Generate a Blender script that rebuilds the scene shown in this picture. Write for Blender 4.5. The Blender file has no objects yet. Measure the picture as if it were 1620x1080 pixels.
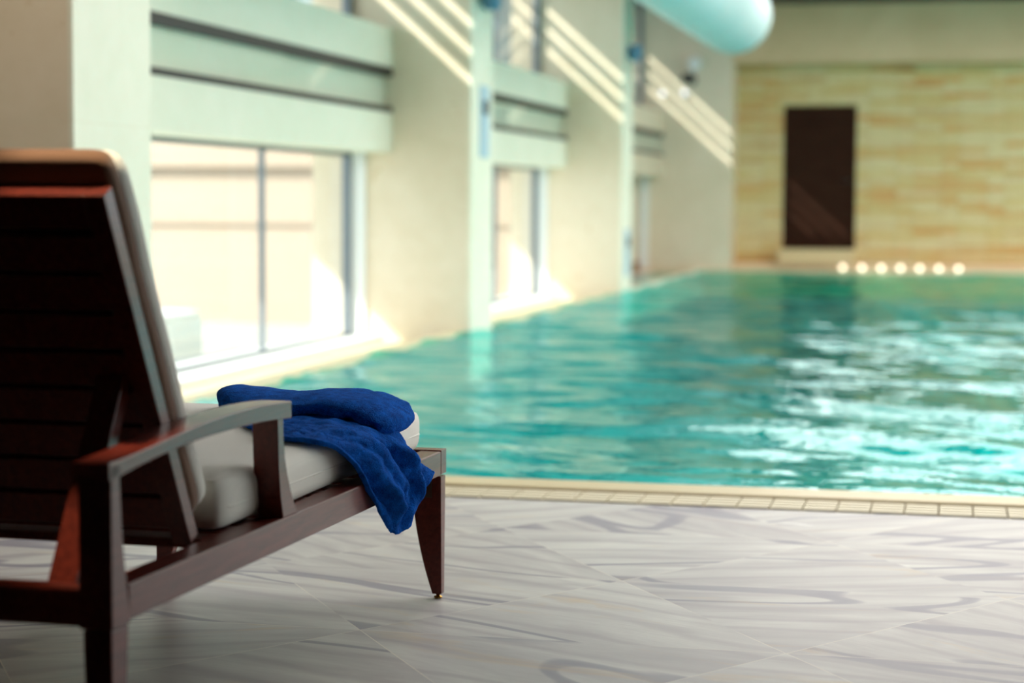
import bpy, bmesh, math, random
import numpy as np
from mathutils import Vector, Matrix
random.seed(7); rng = np.random.default_rng(7)
S = bpy.context.scene
COL = S.collection
PI = math.pi

# ------------------------------------------------------------------ camera
FPX, CAM_H = 3100.0, 0.95
PITCH = math.atan(222/FPX)
YAW = math.atan(705/FPX*math.cos(PITCH))
ROLL = 0.005
cam_d = bpy.data.cameras.new('camera')
cam_d.sensor_width = 36; cam_d.lens = FPX/1620*36; cam_d.clip_start = 0.05; cam_d.clip_end = 400
cam = bpy.data.objects.new('camera', cam_d); COL.objects.link(cam); S.camera = cam
Fv = Vector((-math.sin(YAW)*math.cos(PITCH), math.cos(YAW)*math.cos(PITCH), -math.sin(PITCH)))
Rv = Vector((math.cos(YAW), math.sin(YAW), 0)); Uv = Rv.cross(Fv)
R2 = Rv*math.cos(ROLL)+Uv*math.sin(ROLL); U2 = Uv*math.cos(ROLL)-Rv*math.sin(ROLL)
m = Matrix((R2, U2, -Fv)).transposed().to_4x4(); m.translation = (0, 0, CAM_H)
cam.matrix_world = m
cam_d.dof.use_dof = True; cam_d.dof.focus_distance = 4.35; cam_d.dof.aperture_fstop = 2.2

# ------------------------------------------------------------------ light
S.view_settings.view_transform = 'Standard'; S.view_settings.look = 'None'
S.view_settings.gamma = 1; S.view_settings.use_curve_mapping = False
S.view_settings.exposure = 0.52
w = bpy.data.worlds.new('sky'); S.world = w; w.use_nodes = True
bg = w.node_tree.nodes['Background']
bg.inputs[0].default_value = (0.80, 0.92, 1.0, 1); bg.inputs[1].default_value = 2.2
sd = bpy.data.lights.new('sun', 'SUN'); sd.energy = 6.5; sd.angle = 0.009; sd.color = (1, 0.96, 0.87)
sun = bpy.data.objects.new('sun', sd); COL.objects.link(sun)
SUN = Vector((1.0, 0.85, -0.90)).normalized()
sun.rotation_euler = SUN.to_track_quat('-Z', 'Y').to_euler(); sun.location = (-8, -4, 8)
S.cycles.use_denoising = True
S.cycles.max_bounces = 8; S.cycles.diffuse_bounces = 4; S.cycles.transparent_max_bounces = 12
S.cycles.sample_clamp_indirect = 6.0

def area(name, loc, rot, sx, sy, e, col):
    d = bpy.data.lights.new(name, 'AREA'); d.shape = 'RECTANGLE'; d.size = sx; d.size_y = sy
    d.energy = e; d.color = col
    o = bpy.data.objects.new(name, d); COL.objects.link(o); o.location = loc; o.rotation_euler = rot
    return o
sp = bpy.data.lights.new('terrace_spotlight', 'SPOT'); sp.energy = 210; sp.color = (1.0, 0.84, 0.58); sp.spot_size = math.radians(9.5); sp.spot_blend = 0.5; sp.shadow_soft_size = 0.06
spo = bpy.data.objects.new('terrace_spotlight', sp); COL.objects.link(spo); spo.location = (-1.50, 2.66, 2.72)
spo.rotation_euler = (Vector((-1.37, 2.86, 0.98))-Vector((-1.50, 2.66, 2.72))).to_track_quat('-Z', 'Y').to_euler()
area('pier_fill', (-3.7, 5.6, 2.70), (math.radians(38), 0, 0), 0.5, 0.2, 10, (1.0, 0.88, 0.72))  # unseen fill added to lift the dark near pier
POOL_FILL = 36

# ------------------------------------------------------------------ helpers
def lin(c):
    return tuple(((v/255)/12.92 if v/255 <= 0.04045 else ((v/255+0.055)/1.055)**2.4) for v in c)+(1,)

def link(o, parent=None):
    COL.objects.link(o)
    if parent: o.parent = parent
    return o

def obj(name, bm, mats, parent=None, smooth=False, bevel=0, seg=2):
    me = bpy.data.meshes.new(name)
    bmesh.ops.recalc_face_normals(bm, faces=bm.faces)
    bm.to_mesh(me); bm.free()
    for mm in (mats if isinstance(mats, (list, tuple)) else [mats]): me.materials.append(mm)
    if smooth:
        for p in me.polygons: p.use_smooth = True
    o = link(bpy.data.objects.new(name, me), parent)
    if bevel:
        b = o.modifiers.new('bevel', 'BEVEL'); b.width = bevel; b.segments = seg; b.limit_method = 'ANGLE'
        b.harden_normals = False
    return o

def box(bm, x0, x1, y0, y1, z0, z1, mi=0):
    vs = [bm.verts.new(v) for v in ((x0,y0,z0),(x1,y0,z0),(x1,y1,z0),(x0,y1,z0),(x0,y0,z1),(x1,y0,z1),(x1,y1,z1),(x0,y1,z1))]
    for f in ((0,3,2,1),(4,5,6,7),(0,1,5,4),(1,2,6,5),(2,3,7,6),(3,0,4,7)):
        fc = bm.faces.new([vs[i] for i in f]); fc.material_index = mi
    return vs

def boxes(*bs):
    bm = bmesh.new()
    for b in bs: box(bm, *b)
    return bm

def quad_x(x, y0, y1, z0, z1):
    bm = bmesh.new(); bm.faces.new([bm.verts.new(v) for v in ((x,y0,z0),(x,y1,z0),(x,y1,z1),(x,y0,z1))]); return bm

def prism_x(bm, pts, x0, x1):
    """polygon in (y,z) extruded along x"""
    a = [bm.verts.new((x0, y, z)) for y, z in pts]; b = [bm.verts.new((x1, y, z)) for y, z in pts]
    n = len(pts)
    bm.faces.new(a); bm.faces.new(b[::-1])
    for i in range(n): bm.faces.new((a[i], a[(i+1) % n], b[(i+1) % n], b[i]))

def cyl(bm, p0, p1, r0, r1=None, n=24, caps=True):
    r1 = r0 if r1 is None else r1
    p0, p1 = Vector(p0), Vector(p1); d = (p1-p0).normalized()
    a = d.orthogonal().normalized(); b = d.cross(a)
    A = [bm.verts.new(p0+(a*math.cos(2*PI*i/n)+b*math.sin(2*PI*i/n))*r0) for i in range(n)]
    B = [bm.verts.new(p1+(a*math.cos(2*PI*i/n)+b*math.sin(2*PI*i/n))*r1) for i in range(n)]
    for i in range(n): bm.faces.new((A[i], A[(i+1) % n], B[(i+1) % n], B[i]))
    if caps: bm.faces.new(A[::-1]); bm.faces.new(B)

def lathe(bm, base, axis, prof, n=28):
    """prof: (distance along axis, radius)"""
    base, d = Vector(base), Vector(axis).normalized()
    a = d.orthogonal().normalized(); b = d.cross(a); rings = []
    for t, r in prof:
        rings.append([bm.verts.new(base+d*t+(a*math.cos(2*PI*i/n)+b*math.sin(2*PI*i/n))*max(r, 1e-4)) for i in range(n)])
    for A, B in zip(rings, rings[1:]):
        for i in range(n): bm.faces.new((A[i], A[(i+1) % n], B[(i+1) % n], B[i]))
    bm.faces.new(rings[0][::-1]); bm.faces.new(rings[-1])

def struct(o, label=None):
    o['kind'] = 'structure'
    if label: o['label'] = label
    return o

def tag(o, label, cat, group=None, kind=None):
    o['label'] = label; o['category'] = cat
    if group: o['group'] = group
    if kind: o['kind'] = kind
    return o

def thing(name, loc, label, cat, rz=0, group=None):
    o = bpy.data.objects.new(name, None); COL.objects.link(o); o.empty_display_size = 0.1
    o.location = loc; o.rotation_euler = (0, 0, rz)
    return tag(o, label, cat, group)

# ------------------------------------------------------------------ materials
class NT:
    def __init__(s, name):
        s.m = bpy.data.materials.new(name); s.m.use_nodes = True; s.t = s.m.node_tree
        s.p = s.t.nodes['Principled BSDF']; s.out = s.t.nodes['Material Output']
    def n(s, typ, **kw):
        nd = s.t.nodes.new(typ)
        for k, v in kw.items():
            if k in nd.inputs: nd.inputs[k].default_value = v
            else: setattr(nd, k, v)
        return nd
    def l(s, a, b): s.t.links.new(a, b)
    def math(s, op, a, b=None, c=None):
        nd = s.t.nodes.new('ShaderNodeMath'); nd.operation = op
        for i, v in enumerate((a, b, c)):
            if v is None: continue
            if isinstance(v, (int, float)): nd.inputs[i].default_value = v
            else: s.l(v, nd.inputs[i])
        return nd.outputs[0]
    def pos(s):
        return s.t.nodes.new('ShaderNodeNewGeometry').outputs['Position']
    def objco(s):
        return s.t.nodes.new('ShaderNodeTexCoord').outputs['Object']
    def mapping(s, v, scale=(1,1,1), rot=(0,0,0), loc=(0,0,0)):
        nd = s.t.nodes.new('ShaderNodeMapping'); s.l(v, nd.inputs[0])
        nd.inputs['Scale'].default_value = scale; nd.inputs['Rotation'].default_value = rot; nd.inputs['Location'].default_value = loc
        return nd.outputs[0]
    def noise(s, v, scale=5, detail=4, rough=0.5, dist=0):
        nd = s.t.nodes.new('ShaderNodeTexNoise'); s.l(v, nd.inputs['Vector'])
        nd.inputs['Scale'].default_value = scale; nd.inputs['Detail'].default_value = detail
        nd.inputs['Roughness'].default_value = rough; nd.inputs['Distortion'].default_value = dist
        return nd.outputs[0]
    def ramp(s, f, stops, interp='LINEAR'):
        nd = s.t.nodes.new('ShaderNodeValToRGB'); s.l(f, nd.inputs[0]); cr = nd.color_ramp; cr.interpolation = interp
        while len(cr.elements) < len(stops): cr.elements.new(0.5)
        for e, (p, c) in zip(cr.elements, stops):
            e.position = p; e.color = c if len(c) == 4 else tuple(c)+(1,)
        return nd.outputs[0]
    def mix(s, f, a, b, mode='MIX'):
        nd = s.t.nodes.new('ShaderNodeMix'); nd.data_type = 'RGBA'; nd.blend_type = mode
        for i, v in ((0, f), (6, a), (7, b)):
            if isinstance(v, (int, float, tuple)): nd.inputs[i].default_value = v
            else: s.l(v, nd.inputs[i])
        return nd.outputs[2]
    def bump(s, h, strength=0.3, dist=0.01):
        nd = s.t.nodes.new('ShaderNodeBump'); s.l(h, nd.inputs['Height'])
        nd.inputs['Strength'].default_value = strength; nd.inputs['Distance'].default_value = dist
        s.l(nd.outputs[0], s.p.inputs['Normal']); return nd
    def base(s, c):
        if isinstance(c, tuple): s.p.inputs['Base Color'].default_value = c
        else: s.l(c, s.p.inputs['Base Color'])
    def set(s, **kw):
        for k, v in kw.items(): s.p.inputs[k.replace('_', ' ')].default_value = v
        return s

def mat_plain(name, rgb, rough=0.5, metal=0, **kw):
    t = NT(name); t.base(lin(rgb)); t.set(Roughness=rough, Metallic=metal)
    for k, v in kw.items(): t.p.inputs[k].default_value = v
    return t.m

def mat_stone(name, c1, c2, stain, rough=0.45, cell=(1.0, 1.26), stain_lo=0.62, zo=0.0, horiz='XY'):
    """large honed limestone slabs: soft mottling, thin joints, a few rust stains"""
    t = NT(name); P = t.pos()
    n1 = t.noise(P, 1.3, 6, 0.6, 0.6); n2 = t.noise(P, 9, 5, 0.65)
    c = t.mix(t.ramp(n1, [(0.3, (0,0,0)), (0.7, (1,1,1))]), lin(c1), lin(c2))
    c = t.mix(t.math('MULTIPLY', n2, 0.25), c, lin(stain))
    n3 = t.noise(t.mapping(P, (1,1,1), loc=(3.1, 7.7, 1.3)), 5.5, 7, 0.7, 1.2)
    c = t.mix(t.ramp(n3, [(stain_lo, (0,0,0)), (stain_lo+0.09, (0.75,0.75,0.75))]), c, lin(stain))
    sep = t.n('ShaderNodeSeparateXYZ'); t.l(P, sep.inputs[0])
    jz = t.math('ABSOLUTE', t.math('SUBTRACT', t.math('FRACT', t.math('DIVIDE', t.math('ADD', sep.outputs[2], zo), cell[1])), 0.5))
    jz = t.math('GREATER_THAN', jz, 0.4975)
    c = t.mix(t.math('MULTIPLY', jz, 0.45), c, lin((225,215,190)))
    t.base(c); t.set(Roughness=rough)
    t.bump(n2, 0.08, 0.01)
    return t.m

M = {}
M['pier'] = mat_stone('pier_limestone', (242,228,206), (228,214,188), (184,146,80), stain_lo=0.635)
M['pool_lit'] = mat_stone('pool_lit_limestone', (244,240,224), (232,233,214), (196,188,140), stain_lo=0.72)  # paler and greener than the piers: pool light put into the stone's colour
M['far'] = mat_stone('far_wall_limestone', (230,200,160), (212,182,140), (190,150,90), cell=(1.2, 40))
M['ledge'] = mat_stone('ledge_stone', (222,208,160), (205,192,140), (180,158,90), cell=(1, 40))

def mat_strip():
    t = NT('split_stone_courses'); P = t.pos()
    sep = t.n('ShaderNodeSeparateXYZ'); t.l(P, sep.inputs[0])
    cmb = t.n('ShaderNodeCombineXYZ'); t.l(sep.outputs[0], cmb.inputs[0]); t.l(sep.outputs[2], cmb.inputs[1])
    br = t.n('ShaderNodeTexBrick'); t.l(cmb.outputs[0], br.inputs['Vector'])
    br.inputs['Scale'].default_value = 1; br.inputs['Brick Width'].default_value = 0.62; br.inputs['Row Height'].default_value = 0.075
    br.inputs['Mortar Size'].default_value = 0.004; br.inputs['Color1'].default_value = (0,0,0,1); br.inputs['Color2'].default_value = (1,1,1,1)
    br.inputs['Mortar'].default_value = (0.4,0.4,0.4,1); br.offset = 0.37; br.squash = 1.0
    big = t.noise(t.mapping(cmb.outputs[0], (0.55, 1.9, 1)), 1.1, 4, 0.6)
    f = t.math('ADD', t.math('MULTIPLY', br.outputs[0], 0.4), t.math('MULTIPLY', big, 0.75))
    c = t.ramp(f, [(0.2, lin((170,106,56))), (0.36, lin((214,160,96))), (0.52, lin((216,190,128))), (0.68, lin((224,206,158))), (0.9, lin((196,150,92)))])
    c = t.mix(br.outputs['Fac'], c, lin((120,98,60)))
    t.base(c); t.set(Roughness=0.7)
    t.bump(t.math('ADD', br.outputs[0], t.noise(P, 30, 4)), 0.5, 0.015)
    return t.m
M['strip'] = mat_strip()

def mat_floor():
    t = NT('triangular_sandstone_floor'); P = t.pos()
    sep = t.n('ShaderNodeSeparateXYZ'); t.l(P, sep.inputs[0]); x, y = sep.outputs[0], sep.outputs[1]
    side, h = 0.94, 0.70
    yy = t.math('ADD', y, -4.11 + 20*h); xx = t.math('ADD', x, 0.335 + 30*side)
    u = t.math('DIVIDE', yy, h)
    v = t.math('DIVIDE', t.math('ADD', xx, t.math('MULTIPLY', yy, side/2/h)), side)
    ww = t.math('DIVIDE', t.math('SUBTRACT', xx, t.math('MULTIPLY', yy, side/2/h)), side)
    cmb = t.n('ShaderNodeCombineXYZ')
    joints = None
    for i, q in enumerate((u, v, ww)):
        t.l(t.math('FLOOR', q), cmb.inputs[i])
        j = t.math('GREATER_THAN', t.math('ABSOLUTE', t.math('SUBTRACT', t.math('FRACT', q), 0.5)), 0.4982)
        joints = j if joints is None else t.math('MAXIMUM', joints, j)
    wn = t.n('ShaderNodeTexWhiteNoise'); t.l(cmb.outputs[0], wn.inputs['Vector'])
    rnd = wn.outputs['Value']
    rot = t.n('ShaderNodeVectorRotate', rotation_type='Z_AXIS'); t.l(P, rot.inputs['Vector'])
    t.l(t.math('MULTIPLY', t.math('SUBTRACT', rnd, 0.5), 1.5), rot.inputs['Angle'])
    off = t.n('ShaderNodeVectorMath', operation='ADD'); t.l(rot.outputs[0], off.inputs[0])
    sc = t.n('ShaderNodeVectorMath', operation='SCALE'); t.l(wn.outputs['Color'], sc.inputs[0]); sc.inputs['Scale'].default_value = 9
    t.l(sc.outputs[0], off.inputs[1]); V = off.outputs[0]
    wv = t.n('ShaderNodeTexWave', wave_type='BANDS', bands_direction='Y'); t.l(t.mapping(V, (0.55, 1.3, 1)), wv.inputs['Vector'])
    wv.inputs['Scale'].default_value = 1.7; wv.inputs['Distortion'].default_value = 9; wv.inputs['Detail'].default_value = 3
    wv.inputs['Detail Scale'].default_value = 0.9; wv.inputs['Detail Roughness'].default_value = 0.45
    soft = t.noise(t.mapping(V, (0.7, 2.4, 1)), 2.0, 5, 0.55, 1.0)
    c = t.mix(t.ramp(soft, [(0.3, (0,0,0)), (0.7, (1,1,1))]), lin((172,168,170)), lin((214,214,208)))
    c = t.mix(t.math('MULTIPLY', t.ramp(wv.outputs[1], [(0.0, (1,1,1)), (0.22, (0.15,0.15,0.15)), (0.6, (0,0,0))]), 0.42), c, lin((150,140,150)))
    # broad slate coloured veins
    vn = t.noise(t.mapping(V, (0.45, 1.5, 1), loc=(4, 2, 0)), 1.1, 2, 0.4, 1.3)
    vein = t.ramp(t.math('ABSOLUTE', t.math('SUBTRACT', vn, 0.5)), [(0.0, (1,1,1)), (0.013, (0.85,0.85,0.85)), (0.019, (0,0,0))])
    c = t.mix(t.math('MULTIPLY', vein, 0.85), c, lin((128,124,142)))
    fine = t.noise(t.mapping(V, (2, 26, 1)), 4, 4, 0.6, 0.4)
    c = t.mix(t.math('MULTIPLY', t.ramp(fine, [(0.45, (0,0,0)), (0.75, (1,1,1))]), 0.22), c, lin((150,140,140)))
    och = t.noise(t.mapping(V, (0.8, 3, 1), loc=(9, 0, 0)), 2.2, 5, 0.6, 0.8)
    c = t.mix(t.ramp(och, [(0.60, (0,0,0)), (0.75, (0.5,0.5,0.5))]), c, lin((206,176,130)))
    wht = t.noise(t.mapping(P, (1.2, 3, 1)), 4.5, 5, 0.6, 0.5)
    c = t.mix(t.ramp(wht, [(0.70, (0,0,0)), (0.76, (0.8,0.8,0.8))]), c, lin((238,240,236)))
    c = t.mix(t.math('MULTIPLY', t.math('SUBTRACT', rnd, 0.5), 0.25), c, lin((150,138,140)))
    brk = t.noise(P, 1.7, 3)
    jf = t.math('MULTIPLY', joints, t.ramp(brk, [(0.42, (0,0,0)), (0.56, (0.8,0.8,0.8))]))
    c = t.mix(jf, c, lin((226,220,206)))
    t.base(c)
    t.set(Roughness=0.42); t.p.inputs['Specular IOR Level'].default_value = 0.4
    t.bump(fine, 0.05, 0.004)
    return t.m
M['floor'] = mat_floor()

def mat_wood():
    t = NT('varnished_mahogany'); P = t.objco()
    g = t.noise(t.mapping(P, (28, 2.2, 28)), 3.0, 6, 0.6, 0.6)
    c = t.mix(t.ramp(g, [(0.3, (0,0,0)), (0.7, (1,1,1))]), lin((78,22,13)), lin((112,40,26)))
    t.base(c); t.set(Roughness=0.38)
    t.p.inputs['Coat Weight'].default_value = 0.35; t.p.inputs['Coat Roughness'].default_value = 0.15; t.p.inputs['Specular IOR Level'].default_value = 0.25
    t.bump(g, 0.05, 0.002)
    return t.m
M['wood'] = mat_wood()

def mat_fabric(name, c1, c2, scale=900, bs=0.08):
    t = NT(name); P = t.objco()
    n = t.noise(P, 7, 4, 0.6)
    wx = t.n('ShaderNodeTexWave', wave_type='BANDS', bands_direction='Y'); t.l(P, wx.inputs[0]); wx.inputs['Scale'].default_value = scale/6.28; wx.inputs['Distortion'].default_value = 1.5
    wz = t.n('ShaderNodeTexWave', wave_type='BANDS', bands_direction='X'); t.l(P, wz.inputs[0]); wz.inputs['Scale'].default_value = scale/6.28; wz.inputs['Distortion'].default_value = 1.5
    wv = t.math('ADD', wx.outputs[1], wz.outputs[1])
    c = t.mix(n, lin(c1), lin(c2))
    c = t.mix(t.math('MULTIPLY', wv, 0.04), c, lin((120,110,95)))
    t.base(c); t.set(Roughness=0.9); t.p.inputs['Sheen Weight'].default_value = 0.3
    t.bump(t.math('ADD', wv, t.math('MULTIPLY', n, 4)), bs, 0.002)
    return t.m
M['cream'] = mat_fabric('cream_canvas', (250,248,240), (242,239,228))
M['tan'] = mat_fabric('tan_canvas', (126,88,62), (110,74,50))

def mat_towel():
    t = NT('royal_blue_terry'); P = t.objco()
    n1 = t.noise(P, 420, 3, 0.7); n2 = t.noise(P, 46, 4, 0.6); n3 = t.noise(P, 9, 3)
    f = t.math('ADD', t.math('MULTIPLY', n1, 0.55), t.math('MULTIPLY', n2, 0.45))
    c = t.mix(t.ramp(f, [(0.3, (0,0,0)), (0.72, (1,1,1))]), lin((0,22,88)), lin((16,124,244)))
    t.base(c); t.set(Roughness=1.0)
    t.p.inputs['Sheen Weight'].default_value = 0.25; t.p.inputs['Sheen Tint'].default_value = lin((40,110,240)); t.p.inputs['Sheen Roughness'].default_value = 0.4
    t.p.inputs['Specular IOR Level'].default_value = 0.1
    t.bump(f, 0.9, 0.006)
    return t.m
M['towel'] = mat_towel()
M['brass'] = mat_plain('brass', (190,150,80), 0.25, 1)
M['plate'] = mat_plain('bronze_plate', (74,48,34), 0.4, 0.3)
M['dark_metal'] = mat_plain('dark_bronze_frame', (34,28,24), 0.5, 0.0)
M['grey_metal'] = mat_plain('grey_frame', (120,128,134), 0.4, 0.4)
M['pale_blue'] = mat_plain('pale_blue_enamel', (170,196,210), 0.4)
M['blue_cap'] = mat_plain('slate_blue_enamel', (92,134,164), 0.4)
M['white'] = mat_plain('white_plastic', (236,238,236), 0.4)
M['grate'] = mat_plain('grate_white', (222,212,184), 0.5)
M['gap'] = mat_plain('channel_dark', (130,122,96), 0.8)
M['coping'] = mat_stone('coping_stone', (208,186,128), (192,168,106), (170,140,80), cell=(1, 40), rough=0.3)
M['plaster'] = mat_plain('ceiling_boards', (80,68,56), 0.9)
M['dark_ceiling'] = mat_plain('walnut_ceiling_boards', (44,30,22), 0.7)
M['dark_wall'] = mat_plain('dark_lobby_wall', (30,22,18), 0.8)
M['ext_wall'] = mat_stone('exterior_render', (178,160,142), (172,156,140), (160,142,124), cell=(1, 0.64), zo=-0.02+0.32)
M['ext_floor'] = mat_plain('exterior_paving', (176,174,168), 0.8)
M['ext_blue'] = mat_plain('pale_blue_cladding', (150,164,170), 0.6)
M['duct'] = mat_plain('aqua_fabric_duct', (206,224,224), 0.55)
M['black'] = mat_plain('black_housing', (24,24,28), 0.4)
M['chrome'] = mat_plain('chrome', (220,224,226), 0.12, 1)
M['plinth'] = mat_stone('plinth_stone', (226,200,158), (214,186,142), (196,150,90), cell=(1, 40))
M['brown_base'] = mat_plain('brown_skirting_stone', (150,104,62), 0.6)

def mat_door():
    t = NT('dark_walnut_door'); P = t.pos()
    g = t.noise(t.mapping(P, (1.2, 1, 9)), 2.2, 5, 0.6, 0.6)
    t.base(t.mix(g, lin((30,14,9)), lin((64,38,26)))); t.set(Roughness=0.85); t.p.inputs['Specular IOR Level'].default_value = 0.1; return t.m
M['door'] = mat_door()
M['added_carpet'] = mat_plain('bounce_cut_carpet', (38,28,24), 0.95)  # added out of view so less light bounces onto the lounger

def schlick(t, normal, f0):
    """thin-surface Fresnel that reads the same from both sides"""
    g = t.n('ShaderNodeNewGeometry'); d = t.n('ShaderNodeVectorMath', operation='DOT_PRODUCT')
    t.l(g.outputs['Incoming'], d.inputs[0]); t.l(normal if normal is not None else g.outputs['Normal'], d.inputs[1])
    c = t.math('SUBTRACT', 1.0, t.math('MINIMUM', t.math('ABSOLUTE', d.outputs['Value']), 1.0))
    return t.math('ADD', f0, t.math('MULTIPLY', 1-f0, t.math('POWER', c, 5.0)))

def mat_glass(name, tint=(0.93,0.97,0.96), ior=1.45):
    t = NT(name); t.t.nodes.remove(t.p)
    tr = t.n('ShaderNodeBsdfTransparent'); tr.inputs[0].default_value = tint+(1,)
    gl = t.n('ShaderNodeBsdfGlossy'); gl.inputs['Roughness'].default_value = 0.0
    fr = schlick(t, None, ((ior-1)/(ior+1))**2)
    mx = t.n('ShaderNodeMixShader'); t.l(fr, mx.inputs[0]); t.l(tr.outputs[0], mx.inputs[1]); t.l(gl.outputs[0], mx.inputs[2])
    t.l(mx.outputs[0], t.out.inputs[0]); return t.m
M['glass'] = mat_glass('window_glass')

def mat_water():
    t = NT('pool_water'); t.t.nodes.remove(t.p); P = t.pos()
    tr = t.n('ShaderNodeBsdfTransparent'); tr.inputs[0].default_value = (0.03, 0.82, 0.80, 1)
    gl = t.n('ShaderNodeBsdfGlossy'); gl.inputs['Roughness'].default_value = 0.02; gl.inputs[0].default_value = (0.72, 0.92, 0.90, 1)
    n = t.noise(t.mapping(P, (1.0, 1.6, 1)), 7, 2, 0.5)
    b = t.n('ShaderNodeBump'); t.l(n, b.inputs['Height']); b.inputs['Strength'].default_value = 0.25; b.inputs['Distance'].default_value = 0.02
    t.l(b.outputs[0], gl.inputs['Normal']); fr = schlick(t, b.outputs[0], 0.02)
    mx = t.n('ShaderNodeMixShader'); t.l(fr, mx.inputs[0]); t.l(tr.outputs[0], mx.inputs[1]); t.l(gl.outputs[0], mx.inputs[2])
    t.l(mx.outputs[0], t.out.inputs[0]); return t.m
M['water'] = mat_water()

def mat_pooltile():
    t = NT('turquoise_mosaic'); P = t.pos()
    v = t.n('ShaderNodeTexVoronoi', distance='CHEBYCHEV'); t.l(P, v.inputs['Vector']); v.inputs['Scale'].default_value = 5
    n = t.noise(P, 0.9, 3)
    c = t.mix(n, lin((0,158,164)), lin((16,192,188)))
    t.base(t.mix(t.math('MULTIPLY', v.outputs[0], 0.3), c, lin((0,140,150)))); t.set(Roughness=0.6)
    return t.m
M['tile'] = mat_pooltile()

def mat_emit(name, col, st):
    t = NT(name); t.t.nodes.remove(t.p)
    e = t.n('ShaderNodeEmission'); e.inputs[0].default_value = col+(1,); e.inputs[1].default_value = st
    t.l(e.outputs[0], t.out.inputs[0]); return t.m
M['glow_panel'] = mat_emit('skylight_glow', (1.0, 0.97, 0.92), 2.9)
M['lamp'] = mat_emit('sun_spot_glow', (1.0, 0.86, 0.62), 3)  # glow of the discs that stand for sun spots
M['lamp_white'] = mat_emit('white_lamp_lens', (0.92, 0.97, 1.0), 1.3)

# ------------------------------------------------------------------ the hall
WX = -4.38            # window plane
BX = -4.05            # beam face plane
PX = -3.45            # pier front plane
PIERS = [(0.75, 1.55), (7.28, 8.05), (13.85, 14.50), (20.42, 21.06)]
POOL = (-3.50, 6.9, 6.45, 27.30)
CEIL = 3.66
YF = 27.36            # bulkhead / last flank
YS = 27.95            # strip stone wall

o = obj('floor', boxes((-4.4, 8.2, 2.7, 6.05, -0.2, 0)), M['floor']); struct(o, 'pale veined sandstone floor of triangular slabs beside the pool')
o = obj('trim_1', boxes((-3.5, 6.9, 6.27, 6.45, -0.35, 0.012)), M['coping'], bevel=0.008); struct(o, 'yellow stone coping along the near edge of the pool')
o = obj('drain_channel', boxes((-3.5, 6.9, 6.05, 6.27, -0.2, -0.035)), M['gap']); struct(o, 'sunken channel under the white overflow grate')
o = obj('floor', boxes((-4.4, 8.2, -5, 2.7, -0.2, 0)), M['added_carpet']); struct(o, 'dark carpet added unseen behind the pool terrace to cut bounce light')
# left ledge between the window wall and the water, in the first bays
o = obj('trim_2', boxes((-4.42, -3.58, 6.05, 21.06, -0.35, -0.085), (-3.60, -3.50, 6.05, 21.06, -0.35, 0.0)), M['ledge']); struct(o, 'yellow stone ledge between the windows and the pool')
o = obj('trim_3', boxes((-3.54, -3.44, 21.06, 27.30, -0.35, 0.014)), M['pool_lit']); struct(o, 'thin stone curb at the far left of the pool')
o = obj('trim_4', boxes((-4.42, 8.2, 27.30, 28.2, -0.35, 0.010), (-2.45, -1.40, 27.50, YS, 0.10, 0.30), (-4.5, 8.2, 27.62, YS, 0.01, 0.10)), M['plinth']); struct(o, 'low cream stone step along the far wall and under the door')
# basin
bm = boxes((-4.4, 8.2, 6.3, 28.2, -1.7, -1.6), (-3.6, -3.465, 6.3, 27.4, -1.6, -0.03), (6.9, 7.0, 6.3, 27.4, -1.6, -0.02), (-3.6, 7, 6.3, 6.4, -1.6, -0.35), (-4.4, 7, 27.31, 27.4, -1.6, -0.1), (-4.40,-3.5,21.06,27.4,-0.5,-0.4))
o = obj('pool_basin', bm, M['tile']); struct(o, 'turquoise mosaic basin of the swimming pool')
# deck on the right of the pool
o = obj('trim_5', boxes((6.9, 8.2, 6.05, 27.3, -0.35, 0.0)), M['ledge']); struct(o)

# piers
for i, (y0, y1) in enumerate(PIERS):
    bm = boxes((-4.66, PX-0.02, y0, y1, -0.35, CEIL)); box(bm, PX-0.02, PX, y0, y1, -0.35, CEIL, 1)
    o = obj('wall_left', bm, [M['pier'], M['pool_lit']]); struct(o, 'projecting limestone pier of the left window wall')
o = obj('wall_left', boxes((-4.66, -4.0, 1.55, 7.28, 0, CEIL)), M['dark_wall']); struct(o, 'solid dark wall of the lounge beside the terrace')
# near part of the left wall
o = obj('wall_left', boxes((-4.66, -4.4, -5, 0.75, 0, CEIL)), M['pier']); struct(o)
# beams
bays = [(1.55, 7.28), (8.05, 13.85), (14.50, 20.42), (21.06, YF)]
for i, (y0, y1) in enumerate(bays):
    if i == 0: continue
    mt = M['pool_lit'] if i < 3 else M['pier']
    bm = boxes((-4.42, BX, y0, y1, 1.30, 1.59), (-4.42, BX, y0, y1, 1.91, 2.20))
    o = obj('trim_%d' % (6+i), bm, mt); struct(o, 'paired pale stone beams framing a slot window between two piers')
    # white sill; the white jamb strip carries sunlight on the reveal in its colour
    o = obj('window_sill', boxes((-4.60, BX-0.10, y0, y1, -0.20, -0.045), (-4.36, -4.25, y1-0.03, y1, -0.045, 1.30)), M['white']); struct(o, 'white window sill and a white strip for the sunlit jamb just above the pool ledge')

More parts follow.
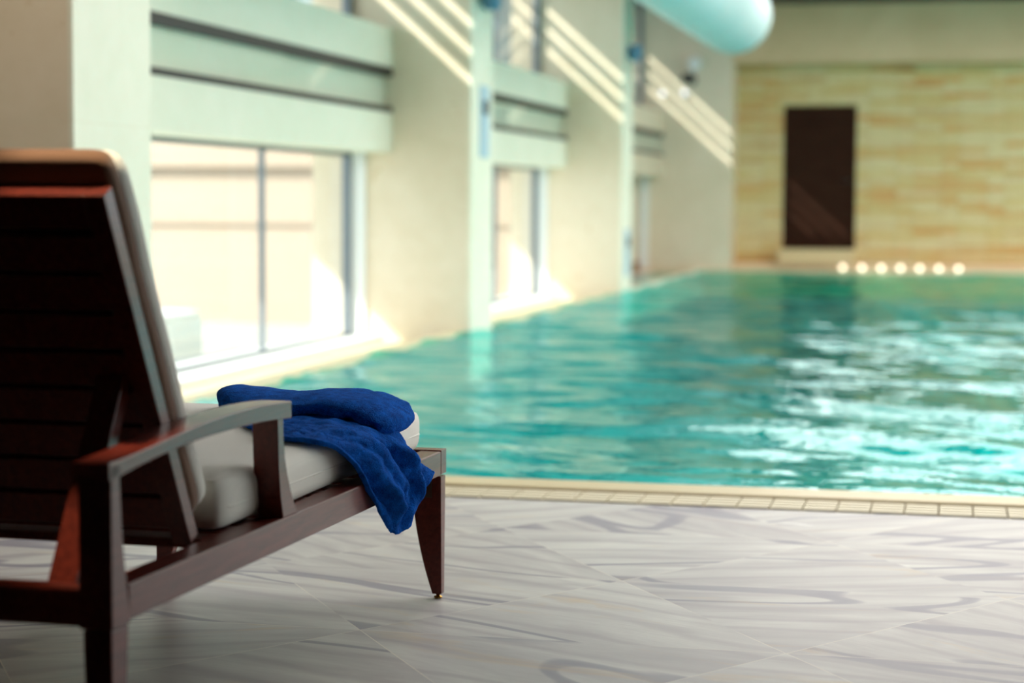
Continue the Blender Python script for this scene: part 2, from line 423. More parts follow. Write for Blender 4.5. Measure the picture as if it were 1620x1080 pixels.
def window(idx, y0, y1, z0, z1, mull, label, bar=M['grey_metal']):
    bm = boxes((WX-0.02, WX+0.02, y0, y0+0.04, z0, z1), (WX-0.03, WX+0.03, y1-0.07, y1-0.01, z0, z1), (WX-0.02, WX+0.02, y0, y1, z0, z0+0.025), (WX-0.02, WX+0.02, y0, y1, z1-0.03, z1))
    o = obj('window_%d' % idx, bm, bar); struct(o, label)
    p = obj('pane', quad_x(WX, y0+0.02, y1-0.02, z0+0.02, z1-0.02), M['glass'], o)
    for my in mull:
        obj('mullion', boxes((WX-0.02, WX+0.02, my-0.008, my+0.008, z0, z1)), M['grey_metal'], o)
    return o
names = ['', 'nearest', 'middle', 'farthest']
k = 1
for i, (y0, y1) in enumerate(bays):
    if i == 0: continue
    mull = [y0+(y1-y0)*0.68] if i else [y0+2.9]
    if i < 3:
        window(k, y0, y1, -0.045, 1.30, mull, '%s large lower window of the left wall, above the pool ledge' % names[i]); k += 1
    else:
        o = obj('wall_left', boxes((-4.66, WX, y0, y1, -0.3, 1.32)), M['pier']); struct(o)
        o = obj('baseboard_left', boxes((WX, WX+0.02, y0, y1, -0.3, 0.12)), M['brown_base']); struct(o)
    window(k, y0, y1, 2.20, CEIL, mull, '%s upper window of the left wall, above the paired beams' % names[i]); k += 1
    # slot window: dark frame, glass, pale stone panels behind
    bm = boxes((-4.30, BX+0.004, y0, y1, 1.588, 1.630), (-4.30, BX+0.004, y0, y1, 1.850, 1.914), (-4.28, BX-0.01, y0, y0+(0.10 if i == 1 else 0.42), 1.62, 1.87))
    o = obj('window_%d' % k, bm, M['dark_metal']); struct(o, '%s slot window with dark frame between the two beams' % names[i])
    obj('pane', quad_x(-4.066, y0, y1, 1.60, 1.89), M['glass'], o)
    bm = boxes((-4.12, -4.09, y0, y0+(y1-y0)*0.62, 1.55, 1.92), (-4.14, -4.11, y0+(y1-y0)*0.62, y1, 1.55, 1.92), (-4.10, -4.08, y0, y0+(y1-y0)*0.35, 1.60, 1.68))
    obj('stone_backing', bm, M['pool_lit'], o); k += 1

# far bulkhead and flank wall (one plane), strip stone wall and door in the recess
bm = boxes((-4.66, -3.09, YF, YS+0.2, -0.3, CEIL))
o = obj('wall_far', bm, M['pier']); struct(o, 'cream limestone flank left of the recessed stone wall')
o = obj('wall_far', boxes((-3.09, 8.2, YF, YS+0.2, 2.87, CEIL)), M['far']); struct(o, 'limestone bulkhead above the recessed far wall')
DX0, DX1, DZ0, DZ1 = -2.425, -1.405, 0.30, 2.31
bm = boxes((-3.09, DX0, YS, YS+0.3, 0, 2.87), (DX1, 8.2, YS, YS+0.3, 0, 2.87), (DX0, DX1, YS, YS+0.3, DZ1, 2.87), (DX0, DX1, YS, YS+0.3, 0, DZ0))
o = obj('wall_far', bm, M['strip']); struct(o, 'golden split stone wall at the far end of the pool')
d = obj('door_1', boxes((DX0+0.03, DX1-0.03, YS+0.05, YS+0.10, DZ0, DZ1-0.03)), M['door']); struct(d, 'dark brown door in the golden stone wall at the far end')
obj('door_frame', boxes((DX0, DX0+0.03, YS+0.02, YS+0.12, DZ0, DZ1), (DX1-0.03, DX1, YS+0.02, YS+0.12, DZ0, DZ1), (DX0, DX1, YS+0.02, YS+0.12, DZ1-0.03, DZ1)), M['door'], d)
bm = bmesh.new(); cyl(bm, (DX1-0.1, YS+0.0, 1.25), (DX1-0.1, YS+0.05, 1.25), 0.02); cyl(bm, (DX1-0.1, YS, 1.25), (DX1-0.22, YS, 1.25), 0.012)
obj('door_handle', bm, M['dark_metal'], d)

# right wall, back wall, ceiling: the rest of the room around the camera
o = obj('wall_right', boxes((8.2, 8.4, -5, 28.2, 0, 0.6), (8.2, 8.4, -5, 28.2, 3.0, CEIL), (8.2, 8.4, -5, 6, 0, CEIL), *[(8.2, 8.4, y, y+0.7, 0, CEIL) for y in (6, 11.5, 17, 22.5, 27.5)]), M['pier']); struct(o)
o = obj('wall_back', boxes((-4.66, 8.4, -5.2, -5, 0, CEIL)), M['dark_wall']); struct(o)
o = obj('ceiling', boxes((-4.66, 8.4, -5.2, 4.9, 2.75, 2.95)), M['dark_ceiling']); struct(o)
SK = (-2.0, 7.4)
SKY_Y = [(5.7, 7.4), (8.4, 12.6), (13.8, 18.6), (19.8, 24.4)]  # glowing panels added overhead, the nearest to lift light on the lounger
bl = [(-4.66, SK[0], 5.2, 28.2, CEIL, CEIL+0.2), (SK[1], 8.4, 5.2, 28.2, CEIL, CEIL+0.2)]
yy = 5.2
for a, b in SKY_Y: bl.append((SK[0], SK[1], yy, a, CEIL, CEIL+0.2)); yy = b
bl.append((SK[0], SK[1], yy, 28.2, CEIL, CEIL+0.2))
bl.append((-4.66, 8.4, 4.9, 5.2, 2.25, CEIL+0.2))
o = obj('ceiling', boxes(*bl), M['plaster']); struct(o)
for a, b in SKY_Y:
    s = obj('ceiling', boxes((SK[0], SK[1], a, b, CEIL+0.12, CEIL+0.15)), M['glow_panel']); struct(s, 'glowing skylight panel added in the unseen pool ceiling')

# ------------------------------------------------------------------ outside
o = obj('ground', boxes((-30, -4.66, -12, 40, -0.75, -0.65)), M['ext_floor']); struct(o, 'pale paving outside the windows')
bm = boxes((-17, -5.1, 24.0, 24.4, -0.65, 2.5)); box(bm, -17, -5.1, 23.85, 24.0, 1.38, 1.47); box(bm, -17, -5.1, 23.94, 24.0, 0.64, 0.68)
o = obj('exterior_wall', bm, M['ext_wall']); struct(o, 'sunlit cream building wall seen through the windows')
bm = boxes((-17, -5.1, 24.02, 24.4, 2.5, 4.3))
for i in range(30): box(bm, -5.2-i*0.4, -5.17-i*0.4, 23.98, 24.02, 2.5, 4.3)
o = obj('exterior_wall', bm, M['ext_blue']); struct(o, 'pale blue ribbed cladding of the building outside')
# slatted canopy added unseen outside above the windows (its gaps throw the light streaks)
cz = 3.95
def sx(z_at_pier): return PX-(cz-z_at_pier)/0.90
g = [sx(1.80), sx(2.01), sx(2.21)]; hw = 0.043
edges = [-8.45, g[0]-hw, g[0]+hw, g[1]-hw, g[1]+hw, g[2]-hw, g[2]+hw, -4.40]
t = thing('window_canopy', (0, 0, 0), 'unseen added slatted canopy above the outside of the left windows', 'canopy')  # sun blocker added out of view
for a, b in zip(edges[::2], edges[1::2]):
    obj('added_canopy_slat', boxes((a, b, 8.6, 30, cz, cz+0.015)), M['white'], t)
obj('added_canopy_panel', boxes((-8.45, -4.40, -12, 8.6, cz, cz+0.015)), M['white'], t)
# rounded pale planter outside
bm = boxes((-6.75, -6.2, 14.6, 15.6, -0.65, 0.02))
o = obj('planter_box', bm, M['white'], bevel=0.09, seg=4); tag(o, 'pale rounded box standing outside the first large window', 'planter')
o = obj('garden_bench', boxes((-5.55, -5.2, 13.2, 14.6, -0.32, -0.22), (-5.5, -5.25, 13.3, 13.4, -0.65, -0.32), (-5.5, -5.25, 14.4, 14.5, -0.65, -0.32)), M['grey_metal'])
tag(o, 'low blue-grey bench outside the first large window', 'bench')

# ------------------------------------------------------------------ water
def water():
    x0, x1, y0, y1 = POOL
    nx, ny = 900, 1100
    # finer rows close to the camera
    s = np.linspace(0, 1, ny); ys = y0+(y1-y0)*(s*0.35+s**2*0.65)
    xs = np.linspace(x0, x1, nx)
    X, Y = np.meshgrid(xs, ys)
    Z = np.zeros_like(X)
    wx = X+0.25*np.sin(Y*0.9+1.3)+0.15*np.sin(Y*2.1+X*0.7); wy = Y+0.22*np.sin(X*1.1)+0.12*np.sin(X*2.7+Y*1.3+2)
    for i in range(40):
        lam = 0.17*(1.5/0.17)**rng.random()
        k = 2*PI/lam; th = rng.normal(PI/2, 0.42)
        amp = 0.0037*lam**0.95*rng.uniform(0.6, 1.3)
        Z += amp*np.sin(k*(math.cos(th)*wx+math.sin(th)*wy)+rng.uniform(0, 6.28))
    Z = Z-0.012
    # ripples die at the very edge
    V = np.stack([X.ravel(), Y.ravel(), Z.ravel()], 1).astype(np.float32)
    idx = np.arange(nx*ny).reshape(ny, nx)
    q = np.stack([idx[:-1,:-1].ravel(), idx[:-1,1:].ravel(), idx[1:,1:].ravel(), idx[1:,:-1].ravel()], 1).astype(np.int32)
    me = bpy.data.meshes.new('pool_water')
    me.vertices.add(len(V)); me.vertices.foreach_set('co', V.ravel())
    me.loops.add(q.size); me.loops.foreach_set('vertex_index', q.ravel())
    me.polygons.add(len(q)); me.polygons.foreach_set('loop_start', np.arange(0, q.size, 4, dtype=np.int32))
    me.polygons.foreach_set('loop_total', np.full(len(q), 4, dtype=np.int32))
    me.polygons.foreach_set('use_smooth', np.ones(len(q), dtype=bool))
    me.update(calc_edges=True); me.materials.append(M['water'])
    o = link(bpy.data.objects.new('pool_water', me))
    tag(o, 'rippling turquoise water filling the swimming pool', 'water', kind='stuff')
water()
bm = bmesh.new(); vs = [bm.verts.new(v) for v in ((-4.36,21.06,-0.05),(-3.54,21.06,-0.05),(-3.54,27.3,-0.05),(-4.36,27.3,-0.05))]; bm.faces.new(vs)
o = obj('overflow_water', bm, M['water']); tag(o, 'dark still water in the channel behind the thin curb', 'water', kind='stuff')
for y in (8.5, 13, 17.5, 22, 26):
    area('pool_fill', (6.8, y, -0.6), (0, -PI/2, 0), 0.5, 1.6, POOL_FILL, (0.7, 1.0, 0.98))  # unseen underwater fills added to brighten the teal of the pool

# overflow grate sections
def grate():
    bm = bmesh.new()
    for j in range(4): box(bm, 0.0, 0.098, 6.068+j*0.050, 6.068+j*0.050+0.036, -0.030, 0.004)
    box(bm, 0.0, 0.010, 6.062, 6.262, -0.034, -0.001)
    return bm
g0 = obj('overflow_grate', grate(), M['grate'])
tag(g0, 'white slatted section of the overflow grate beside the pool coping', 'grate', 'white overflow grate sections')
for i in range(48):
    o = g0 if i == 0 else g0.copy()
    if i: COL.objects.link(o)
    o.location = (-2.2+i*0.103, 0, 0)

# ------------------------------------------------------------------ fixtures
def duct():
    r, cx, c_z, ye = 0.42, -2.468, 3.005, 22.0
    t = thing('air_duct', (cx, 13, c_z), 'long pale aqua round duct hanging below the ceiling over the pool', 'duct')
    bm = bmesh.new()
    prof = [(0, r*0.98), (0.03, r)]
    for k in range(1, 9):
        prof += [(k*1.45-0.02, r), (k*1.45, r+0.004), (k*1.45+0.02, r)]
    L_ = ye-9.5
    prof = [p for p in prof if p[0] < L_-0.2]
    for a in range(0, 91, 10): prof.append((L_-0.14+0.14*math.sin(math.radians(a)), r-0.14+0.14*math.cos(math.radians(a))))
    lathe(bm, (0, -3.5, 0), (0, 1, 0), prof, 64)
    obj('duct_body', bm, M['duct'], t, smooth=True)
    for y in (-2, 1.5, 5, 8):
        bm = bmesh.new(); cyl(bm, (0, y, r), (0, y, CEIL-c_z+0.01), 0.008, n=8); obj('hanger_rod', bm, M['grey_metal'], t)
duct()

def pier_cap(y, z, label):
    t = thing('pier_lamp', (PX, y, z), label, 'lamp', group=None)
    bm = bmesh.new(); lathe(bm, (0.085, 0, 0), (0, 0, 1), [(0, 0.045), (0.02, 0.066), (0.16, 0.080), (0.17, 0.076)], 24)
    obj('lamp_shade', bm, M['blue_cap'], t, smooth=True)
    obj('bracket', boxes((-0.005, 0.05, -0.03, 0.03, 0.05, 0.12)), M['grey_metal'], t)
pier_cap(14.10, 2.345, 'slate blue cup lamp on the pale pier between the first and second windows')
pier_cap(20.66, 2.43, 'slate blue cup lamp on the narrow pier nearest the far wall')

def panel(y, z0, z1, zs, label):
    t = thing('wall_panel', (PX, y, z0), label, 'panel')
    obj('plate', boxes((0, 0.012, -0.14, 0.14, 0, z1-z0)), M['pale_blue'], t, bevel=0.003)
    bm = bmesh.new(); box(bm, 0.012, 0.035, -0.06, 0.06, zs-z0-0.05, zs-z0+0.05); obj('switch', bm, M['grey_metal'], t)
panel(14.22, 1.27, 1.80, 1.64, 'tall pale blue plate with a small switch on the middle pier')
panel(20.72, 0.16, 0.66, 0.52, 'pale blue plate low on the narrow pier nearest the far wall')

# spotlight pair and round lamps on the far flank
t = thing('spotlight', (-3.64, YF, 2.75), 'white and black twin spotlight on the cream wall left of the duct end', 'spotlight')
bm = bmesh.new(); lathe(bm, (0.05, -0.30, 0.10), (0.1, 1, 0.15), [(0, 0.06), (0.02, 0.088), (0.12, 0.085), (0.2, 0.05)], 24); obj('lamp_head', bm, M['white'], t, smooth=True)
bm = bmesh.new(); lathe(bm, (-0.05, -0.28, -0.10), (0, 1, 0.1), [(0, 0.07), (0.14, 0.07), (0.19, 0.04)], 20); obj('lamp_head', bm, M['black'], t, smooth=True)['label'] = 'black spotlight head'
bm = bmesh.new(); cyl(bm, (0.03, -0.01, 0.13), (0.03, -0.12, 0.1), 0.02); cyl(bm, (-0.03, -0.01, -0.1), (-0.04, -0.12, -0.09), 0.02); box(bm, -0.03, 0.05, -0.02, 0, -0.18, 0.2); obj('bracket', bm, M['chrome'], t)
for x, z, lb in ((-3.754, 2.465, 'small round white lamp right below the twin spotlight'), (-4.065, 2.459, 'small round white lamp left of the one under the spotlight')):
    t = thing('round_wall_lamp', (x, YF, z), lb, 'lamp')
    bm = bmesh.new(); lathe(bm, (0, 0, 0), (0, -1, 0), [(0, 0.045), (0.03, 0.045), (0.035, 0.036)], 20); obj('lamp_rim', bm, M['white'], t)
    bm = bmesh.new(); lathe(bm, (0, -0.034, 0), (0, -1, 0), [(0, 0.036), (0.012, 0.025), (0.016, 0.005)], 20); obj('lens', bm, M['lamp_white'], t, smooth=True)
# glowing discs added for the row of sun spots on the far step
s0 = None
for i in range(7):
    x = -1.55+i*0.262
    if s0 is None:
        s0 = thing('sun_spot_disc', (x, 27.62, 0.052), 'small glowing disc standing for a sun spot at the foot of the far wall', 'lamp', group='row of sun spot discs right of the far door')
        bm = bmesh.new(); lathe(bm, (0, 0, 0), (0, -1, 0), [(0, 0.040), (0.012, 0.040), (0.014, 0.034)], 20); ch = [obj('lamp_rim', bm, M['white'], s0)]  # rim of the added sun spot disc
        bm = bmesh.new(); lathe(bm, (0, -0.013, 0), (0, -1, 0), [(0, 0.034), (0.008, 0.025), (0.010, 0.004)], 20); ch.append(obj('lens', bm, M['lamp'], s0))  # glowing face of the added sun spot disc
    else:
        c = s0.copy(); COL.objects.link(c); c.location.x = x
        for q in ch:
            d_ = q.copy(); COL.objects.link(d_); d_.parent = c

# ------------------------------------------------------------------ lounger (own frame: x right, y forward, z up)
LO = (-1.184, 4.506, 0.0)
LA = -0.032
W = 0.74
lo = thing('sun_lounger', LO, 'dark mahogany sun lounger with armrests, its slatted back raised, standing by the pool', 'lounger', LA)
wd = M['wood']
def lobj(name, bm, mat=wd, parent=lo, bevel=0.003, smooth=False): return obj(name, bm, mat, parent, smooth, bevel)
# side rails
for s in (0, 1):
    x0, x1 = (-0.052, 0.0) if s == 0 else (-W, -W+0.052)
    lobj('side_rail', boxes((x0, x1, -1.716, -0.036, 0.299, 0.357)))
lobj('end_rail', boxes((-W+0.076, -0.076, -0.042, 0.006, 0.299, 0.357)))
lobj('end_rail', boxes((-W+0.051, -0.051, -1.778, -1.728, 0.299, 0.357)))
# deck slats across
for i in range(13):
    y = -0.105-i*0.093
    lobj('deck_slat', boxes((-W+0.050, -0.050, y-0.066, y, 0.334, 0.350)), bevel=0.002)
def legbm(top, bot, nseg=10, flip=False):
    """tapered leg, inner side bowed; top/bot: x0,x1,y0,y1,z"""
    bm = bmesh.new(); rings = []
    for i in range(nseg+1):
        t_ = i/nseg
        e = t_**1.9
        x0 = top[0]+(bot[0]-top[0])*e; x1 = top[1]+(bot[1]-top[1])*t_
        y0 = top[2]+(bot[2]-top[2])*t_; y1 = top[3]+(bot[3]-top[3])*t_; z = top[4]+(bot[4]-top[4])*t_
        if flip: x0, x1 = -W-x1, -W-x0
        rings.append([bm.verts.new(v) for v in ((x0,y0,z),(x1,y0,z),(x1,y1,z),(x0,y1,z))])
    for A, B in zip(rings, rings[1:]):
        for j in range(4): bm.faces.new((A[j], A[(j+1) % 4], B[(j+1) % 4], B[j]))
    bm.faces.new(rings[0]); bm.faces.new(rings[-1][::-1])
    return bm
for fl in (False, True):
    lg = lobj('leg', legbm((-0.074, -0.001, -0.034, 0.004, 0.296), (-0.024, -0.001, -0.028, -0.004, 0.012), flip=fl), bevel=0.0015)
    # square block at the top of the leg, flush with the rails
    x0, x1 = (-0.075, 0.0) if not fl else (-W, -W+0.075)
    lobj('corner_block', boxes((x0, x1, -0.035, 0.008, 0.301, 0.359)), parent=lg, bevel=0.0015)
    bm = bmesh.new(); cx = -0.0125 if not fl else -W+0.0125
    lathe(bm, (cx, -0.016, 0.0), (0, 0, 1), [(0, 0.008), (0.002, 0.010), (0.005, 0.010), (0.007, 0.005), (0.013, 0.005)], 20)
    lobj('glide', bm, M['brass'], lg, 0, True)['label'] = 'small brass foot glide'
    if not fl:
        lobj('label_plate', boxes((-0.062, -0.023, -0.036, -0.033, 0.245, 0.290)), M['plate'], lg, 0.001)['label'] = 'small bronze plate'
    # rear leg, tapering above the rail into the arm support
    bm = bmesh.new()
    pts = [(-1.780, 0.296), (-1.780, 0.548), (-1.751, 0.548), (-1.742, 0.44), (-1.728, 0.36), (-1.715, 0.296)]
    x0, x1 = (-0.052, 0.003) if not fl else (-W-0.003, -W+0.052)
    prism_x(bm, pts, x0, x1)
    lg = lobj('leg', bm, bevel=0.002)
    x0, x1 = (-0.048, 0.0) if not fl else (-W, -W+0.048)
    lobj('lower_leg', legbm((x0, x1, -1.776, -1.717, 0.294), (x0+0.012, x1-0.004, -1.768, -1.730, 0.012)), parent=lg, bevel=0.002)
    bm = bmesh.new(); lathe(bm, ((x0+x1)/2, -1.75, 0), (0, 0, 1), [(0, 0.008), (0.002, 0.010), (0.005, 0.010), (0.007, 0.005), (0.013, 0.005)], 20)
    lobj('glide', bm, M['brass'], lg, 0, True)
    # front arm post, flaring at its foot
    fr = [(-1.057, 0.546), (-1.055, 0.504), (-1.048, 0.468), (-1.036, 0.436), (-1.018, 0.402), (-0.998, 0.372), (-0.984, 0.357)]
    bk = [(-1.059, 0.357), (-1.072, 0.40), (-1.081, 0.454), (-1.086, 0.546)]
    bm = bmesh.new()
    x0, x1 = (-0.052, -0.001) if not fl else (-W+0.001, -W+0.052)
    prism_x(bm, fr+bk, x0, x1); lobj('arm_post', bm, bevel=0.0015)
    # armrest, a shallow arch
    top = [(-1.024, 0.5735), (-1.10, 0.5775), (-1.185, 0.580), (-1.32, 0.580), (-1.435, 0.576), (-1.54, 0.569), (-1.653, 0.560), (-1.744, 0.5545), (-1.786, 0.553)]
    bot = [(-1.786, 0.527), (-1.751, 0.528), (-1.679, 0.536), (-1.568, 0.5445), (-1.466, 0.5495), (-1.346, 0.5515), (-1.221, 0.5505), (-1.12, 0.547), (-1.024, 0.541)]
    def smooth_curve(p, n=5):
        out = []
        for i in range(len(p)-1):
            a = Vector(p[max(i-1, 0)]); b = Vector(p[i]); c = Vector(p[i+1]); d = Vector(p[min(i+2, len(p)-1)])
            for k_ in range(n):
                t_ = k_/n
                out.append(tuple(0.5*((2*b)+(c-a)*t_+(2*a-5*b+4*c-d)*t_**2+(-a+3*b-3*c+d)*t_**3)))
        out.append(tuple(p[-1])); return out
    bm = bmesh.new()
    x0, x1 = (-0.060, 0.003) if not fl else (-W-0.003, -W+0.060)
    prism_x(bm, smooth_curve(top)+smooth_curve(bot), x0, x1); lobj('armrest', bm, bevel=0.002)

# raised backrest: frame in a tilted plane
BT = (-1.668, 0.955); BB = (-1.345, 0.352)          # rear face line of its side rails, (y, z)
bl_ = math.hypot(BT[0]-BB[0], BT[1]-BB[1])
ub = Vector((0, (BT[0]-BB[0])/bl_, (BT[1]-BB[1])/bl_))     # up along the back
nb = Vector((0, ub.z, -ub.y))                              # out of the front face
def bbox_b(x0, x1, s0, s1, n0, n1):
    """box in back coordinates: s along the back from the hinge, n towards the sitter"""
    bm = bmesh.new(); vs = box(bm, x0, x1, s0, s1, n0, n1)
    for v in vs:
        x, s_, n_ = v.co
        v.co = Vector((x, BB[0], BB[1]))+ub*s_+nb*n_
    return bm
bk = lobj('backrest', bbox_b(-0.060-0.036, -0.060, 0, bl_, 0, 0.033), bevel=0.002)
lobj('back_rail', bbox_b(-W+0.060, -W+0.096, 0, bl_, 0, 0.033), parent=bk, bevel=0.002)
lobj('top_rail', bbox_b(-W+0.096, -0.096, bl_-0.060, bl_, 0, 0.033), parent=bk, bevel=0.002)
for i in range(8):
    s1 = bl_-0.075-i*0.0735
    lobj('back_slat', bbox_b(-W+0.096, -0.096, s1-0.064, s1, 0.003, 0.024), parent=bk, bevel=0.0015)
# prop struts behind the back
for x0 in (-0.155, -W+0.105):
    bm = bmesh.new()
    pts = [(-1.485, 0.700), (-1.455, 0.690), (-1.672, 0.302), (-1.712, 0.302)]
    prism_x(bm, pts, x0, x0+0.050); lobj('prop_strut', bm, bevel=0.002)
lobj('prop_bar', boxes((-W+0.052, -0.052, -1.72, -1.66, 0.304, 0.330)), bevel=0.002)

# ------------------------------------------------------------------ cushions
def pillow_box(x0, x1, y0, y1, z0, z1, r, nx=40, ny=70, crown=0.012, seed=1):
    """soft boxed cushion as a rounded, slightly crowned closed mesh"""
    bm = bmesh.new()
    bmesh.ops.create_cube(bm, size=2)
    bmesh.ops.subdivide_edges(bm, edges=bm.edges[:], cuts=15, use_grid_fill=True)
    cx, cy, cz_ = (x0+x1)/2, (y0+y1)/2, (z0+z1)/2; hx, hy, hz = (x1-x0)/2, (y1-y0)/2, (z1-z0)/2
    rg = random.Random(seed); ph = [rg.uniform(0, 6) for _ in range(6)]
    for v in bm.verts:
        # push the subdivision towards the edges so corners stay round
        q = [math.copysign(abs(c)**0.55 if abs(c) < 1 else 1, c) if abs(c) > 1e-6 else 0 for c in v.co]
        p = Vector((q[0]*hx, q[1]*hy, q[2]*hz))
        inner = Vector((max(-hx+r, min(hx-r, p.x)), max(-hy+r, min(hy-r, p.y)), max(-hz+r*0.95, min(hz-r*0.95, p.z))))
        dlt = p-inner
        if dlt.length > 1e-9: p = inner+dlt.normalized()*min(r, dlt.length*1.0 if dlt.length < r else r)
        e = (1-(p.x/hx)**4)*(1-(p.y/hy)**4)
        p.z += math.copysign(crown*e, p.z) if p.z > 0 else 0
        side = 1-abs(p.z/hz)**2
        p.x += math.copysign(0.006*side*min(1, abs(p.x)/hx)**8, p.x)
        p.y += math.copysign(0.006*side*min(1, abs(p.y)/hy)**8, p.y)
        p.z += 0.0020*math.sin(p.y*11+ph[0])*math.sin(p.x*9+ph[1])
        p.x += 0.0018*math.sin(p.y*23+ph[2]+p.z*20)
        v.co = p+Vector((cx, cy, cz_))
    return bm
sc_ = thing('seat_cushion', LO, 'long cream canvas seat cushion lying on the wooden lounger', 'cushion', LA)
c0 = obj('cushion_pad', pillow_box(-0.675, -0.052, -1.235, -0.018, 0.352, 0.456, 0.030, crown=0.003), M['cream'], sc_, smooth=True)
sb = c0.modifiers.new('s', 'SUBSURF'); sb.levels = 1; sb.render_levels = 1
# stitched seams round the boxing
def seam(z, off, par, x0=-0.675, x1=-0.052, y0=-1.235, y1=-0.018, r=0.0022):
    bm = bmesh.new(); R_ = 0.05; pts = []
    for (cx, cy, a0) in ((x1-R_, y1-R_, 0), (x0+R_, y1-R_, 90), (x0+R_, y0+R_, 180), (x1-R_, y0+R_, 270)):
        for a in range(0, 91, 15):
            an = math.radians(a0+a); pts.append((cx+(R_+off)*math.cos(an), cy+(R_+off)*math.sin(an), z))
    n = len(pts)
    for i in range(n): cyl(bm, pts[i], pts[(i+1) % n], r, n=6, caps=False)
    return obj('seam', bm, M['cream'], par, smooth=True)
seam(0.398, 0.0042, sc_)
bc = thing('back_cushion', LO, 'upright cream back cushion with a brown rear edge on the raised lounger back', 'cushion', LA)
def back_pad(n0, n1, s0, s1, x0, x1, r, name, mat, seed):
    bm = pillow_box(x0, x1, s0, s1, n0, n1, r, crown=0.008, seed=seed)
    for v in bm.verts:
        x, s_, n_ = v.co; v.co = Vector((x, BB[0], BB[1]))+ub*s_+nb*n_
    o_ = obj(name, bm, mat, bc, smooth=True); q = o_.modifiers.new('s', 'SUBSURF'); q.levels = 1; q.render_levels = 1
    return o_
back_pad(0.034, 0.084, 0.03, bl_+0.041, -0.672, -0.068, 0.017, 'cushion_backing', M['tan'], 3)['label'] = 'brown rear layer of the cushion'
back_pad(0.058, 0.118, 0.025, bl_+0.026, -0.675, -0.066, 0.026, 'cushion_front', M['cream'], 4)

# ------------------------------------------------------------------ towel
def vnoise(x, y, seed=0):
    """cheap smooth noise"""
    s = 0
    r_ = np.random.default_rng(seed)
    for k_ in range(7):
        fx, fy = r_.normal(0, 1, 2); s = s+np.sin(x*fx+y*fy+r_.uniform(0, 6.28)+0.8*np.sin(x*fy*0.7-y*fx*0.6+k_))
    return s/7

def cat(P, t_):
    """Catmull-Rom through rows of P at parameters t_ in 0..1"""
    P = np.asarray(P, float); n = len(P)-1
    u = np.clip(t_*n, 0, n-1e-6); i = u.astype(int); f_ = (u-i)[:, None]
    a = P[np.clip(i-1, 0, n)]; b = P[i]; c = P[np.clip(i+1, 0, n)]; d = P[np.clip(i+2, 0, n)]
    return 0.5*((2*b)+(c-a)*f_+(2*a-5*b+4*c-d)*f_**2+(-a+3*b-3*c+d)*f_**3)

def grid_mesh(name, G, mat, parent, solid=0.0, closed=False, sub=1):
    ny, nx = G.shape[:2]
    me = bpy.data.meshes.new(name); idx = np.arange(nx*ny).reshape(ny, nx)
    faces = []
    for j in range(ny-1):
        for i in range(nx if closed else nx-1):
            faces.append((idx[j, i], idx[j, (i+1) % nx], idx[j+1, (i+1) % nx], idx[j+1, i]))
    vs = [tuple(v) for v in G.reshape(-1, 3)]
    me.from_pydata(vs, [], [tuple(int(a) for a in f_) for f_ in faces])
    bm = bmesh.new(); bm.from_mesh(me)
    if closed:
        for row in (0, ny-1):
            bm.verts.ensure_lookup_table()
            loop = [bm.verts[int(v)] for v in idx[row]]
            bm.faces.new(loop)
    bmesh.ops.recalc_face_normals(bm, faces=bm.faces)
    bm.to_mesh(me); bm.free()
    for p in me.polygons: p.use_smooth = True
    me.materials.append(mat)
    o_ = link(bpy.data.objects.new(name, me), parent)
    if solid:
        q = o_.modifiers.new('t', 'SOLIDIFY'); q.thickness = solid; q.offset = 0
    if sub:
        q = o_.modifiers.new('s', 'SUBSURF'); q.levels = sub; q.render_levels = sub
    tx = bpy.data.textures.new('terry', 'CLOUDS'); tx.noise_scale = 0.0035; tx.noise_depth = 1
    q = o_.modifiers.new('d', 'DISPLACE'); q.texture = tx; q.strength = 0.0022; q.mid_level = 0.5; q.texture_coords = 'LOCAL'
    return o_

tw = thing('towel', LO, 'folded royal blue terry towel draped over the end of the lounger cushion', 'towel', LA)
# lower layer: four guide curves from the near edge (0) to the far edge (3), each running from the
# cushion's middle to the right and down over the rail
near = [(-0.150,-0.77,0.466), (-0.112,-0.768,0.468), (-0.085,-0.772,0.468), (-0.060,-0.772,0.466), (-0.038,-0.755,0.458), (-0.022,-0.715,0.446), (-0.008,-0.655,0.412), (0.004,-0.625,0.378), (0.012,-0.596,0.342), (0.016,-0.562,0.308), (0.018,-0.540,0.280), (0.018,-0.500,0.250)]
mid1 = [(-0.24,-0.62,0.466), (-0.19,-0.62,0.470), (-0.14,-0.62,0.472), (-0.09,-0.62,0.472), (-0.050,-0.60,0.462), (-0.018,-0.565,0.448), (0.008,-0.525,0.414), (0.024,-0.495,0.372), (0.030,-0.475,0.330), (0.030,-0.460,0.292), (0.026,-0.450,0.258), (0.020,-0.440,0.226)]
mid2 = [(-0.36,-0.42,0.464), (-0.28,-0.42,0.466), (-0.21,-0.42,0.468), (-0.14,-0.42,0.470), (-0.085,-0.415,0.462), (-0.045,-0.41,0.450), (-0.010,-0.40,0.428), (0.014,-0.385,0.400), (0.026,-0.370,0.366), (0.032,-0.360,0.330), (0.030,-0.356,0.290), (0.024,-0.352,0.254)]
far = [(-0.42,-0.16,0.462), (-0.33,-0.16,0.464), (-0.25,-0.17,0.464), (-0.18,-0.19,0.464), (-0.12,-0.22,0.460), (-0.080,-0.25,0.460), (-0.050,-0.275,0.446), (-0.024,-0.298,0.424), (-0.002,-0.316,0.402), (0.012,-0.318,0.384), (0.026,-0.285,0.360), (0.040,-0.232,0.336)]
T = np.linspace(0, 1, 150); U_ = np.linspace(0, 1, 90)
C4 = np.stack([cat(c, T) for c in (near, mid1, mid2, far)], 1)      # (150,4,3)
G = np.stack([cat(C4[i], U_) for i in range(len(T))], 0)
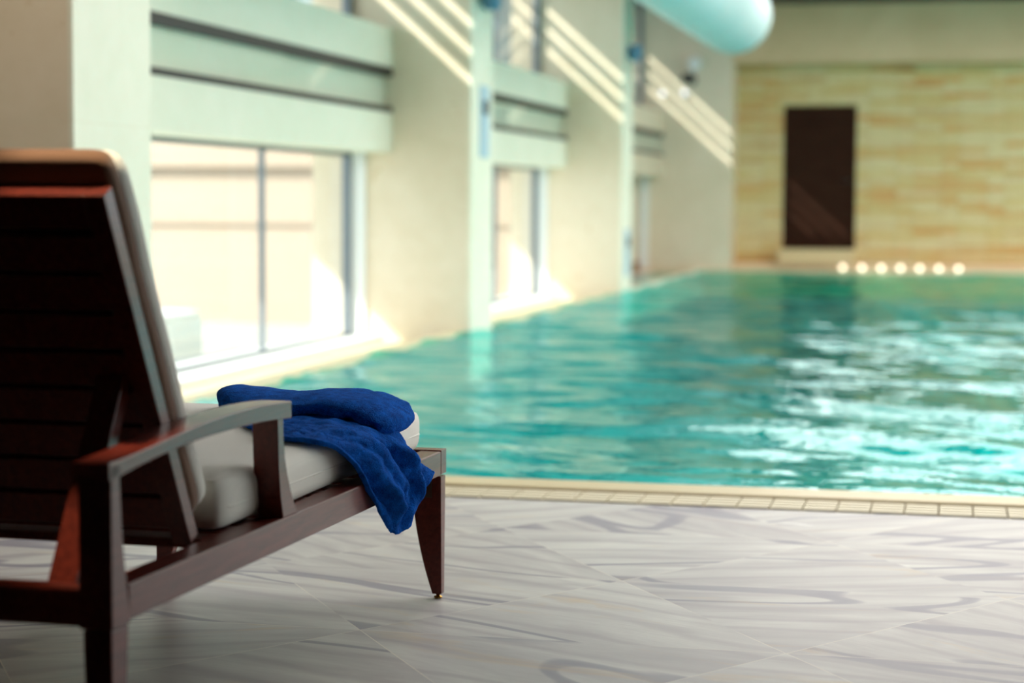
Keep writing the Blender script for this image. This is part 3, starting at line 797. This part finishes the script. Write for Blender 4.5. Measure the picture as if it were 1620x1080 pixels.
TT, UU = np.meshgrid(T, U_, indexing='ij')
# folds that run down the drape
dn = np.zeros_like(G)
hang = np.clip((TT-0.30)/0.35, 0, 1)
fold = 1.9*(0.0075*np.sin(UU*15+TT*5+0.6)+0.0050*np.sin(UU*29-TT*9+2.0)+0.0035*np.sin(UU*9+TT*23))*hang
fold += (0.0060*vnoise(TT*22, UU*16, 3)+0.0040*vnoise(TT*40, UU*34, 5)+0.0030*vnoise(TT*75, UU*44, 9))
fold *= np.clip(np.sin(UU*PI)*2.2, 0.15, 1)*np.clip((1-TT)*8, 0.3, 1)
G[..., 0] += np.where(TT > 0.42, fold, fold*0.3)+0.004*hang*np.sin(UU*PI)
G[..., 2] += np.where(TT <= 0.42, fold, fold*0.1)+0.003*vnoise(TT*12, UU*10, 8)
lt = grid_mesh('towel_lower_layer', G, M['towel'], tw, solid=0.010)
# upper layer: a soft folded band lying across the cushion on top of the lower one
cen = [(-0.492,-0.150,0.478), (-0.480,-0.185,0.488), (-0.447,-0.230,0.494), (-0.385,-0.265,0.491), (-0.315,-0.275,0.488), (-0.245,-0.275,0.490), (-0.185,-0.272,0.493), (-0.125,-0.275,0.489), (-0.078,-0.280,0.480), (-0.044,-0.292,0.464), (-0.022,-0.305,0.447), (-0.014,-0.318,0.435)]
hwid = [0.02, 0.06, 0.10, 0.135, 0.150, 0.155, 0.155, 0.150, 0.140, 0.115, 0.05]
hth = [0.008, 0.021, 0.026, 0.024, 0.022, 0.023, 0.025, 0.026, 0.028, 0.027, 0.010]
T2 = np.linspace(0, 1, 150); C = cat(cen, T2); HW = cat([[v] for v in hwid], T2)[:, 0]; HT = cat([[v] for v in hth], T2)[:, 0]
A = np.linspace(0, 2*PI, 120, endpoint=False)
Gu = np.zeros((150, 120, 3))
dC = np.gradient(C, axis=0); dC /= np.linalg.norm(dC, axis=1)[:, None]
for i in range(150):
    tdir = dC[i]
    side_y = np.array([0.0, 1.0, 0.0]); up = np.array([-tdir[2], 0.0, tdir[0]]); up /= np.linalg.norm(up)
    ca = np.sign(np.cos(A))*np.abs(np.cos(A))**0.75; sa = np.sign(np.sin(A))*np.abs(np.sin(A))**0.85
    rr = 1+0.02*vnoise(np.cos(A)*3+T2[i]*9, np.sin(A)*3+T2[i]*7, 11)
    Gu[i] = C[i]+np.outer(ca*HW[i]*rr, side_y)+np.outer(sa*HT[i]*rr, up)
    crease = -0.003*np.exp(-((A-3.55)/0.25)**2)
    wr = 0.0055*vnoise(T2[i]*34+np.zeros_like(A), A*2.2, 21)+0.0045*np.sin(T2[i]*46+A*2)*np.exp(-((A-3.6)/0.7)**2)
    Gu[i] += np.outer((crease+wr), up)+np.outer(wr, side_y)
ut = grid_mesh('towel_upper_fold', Gu, M['towel'], tw, closed=True)
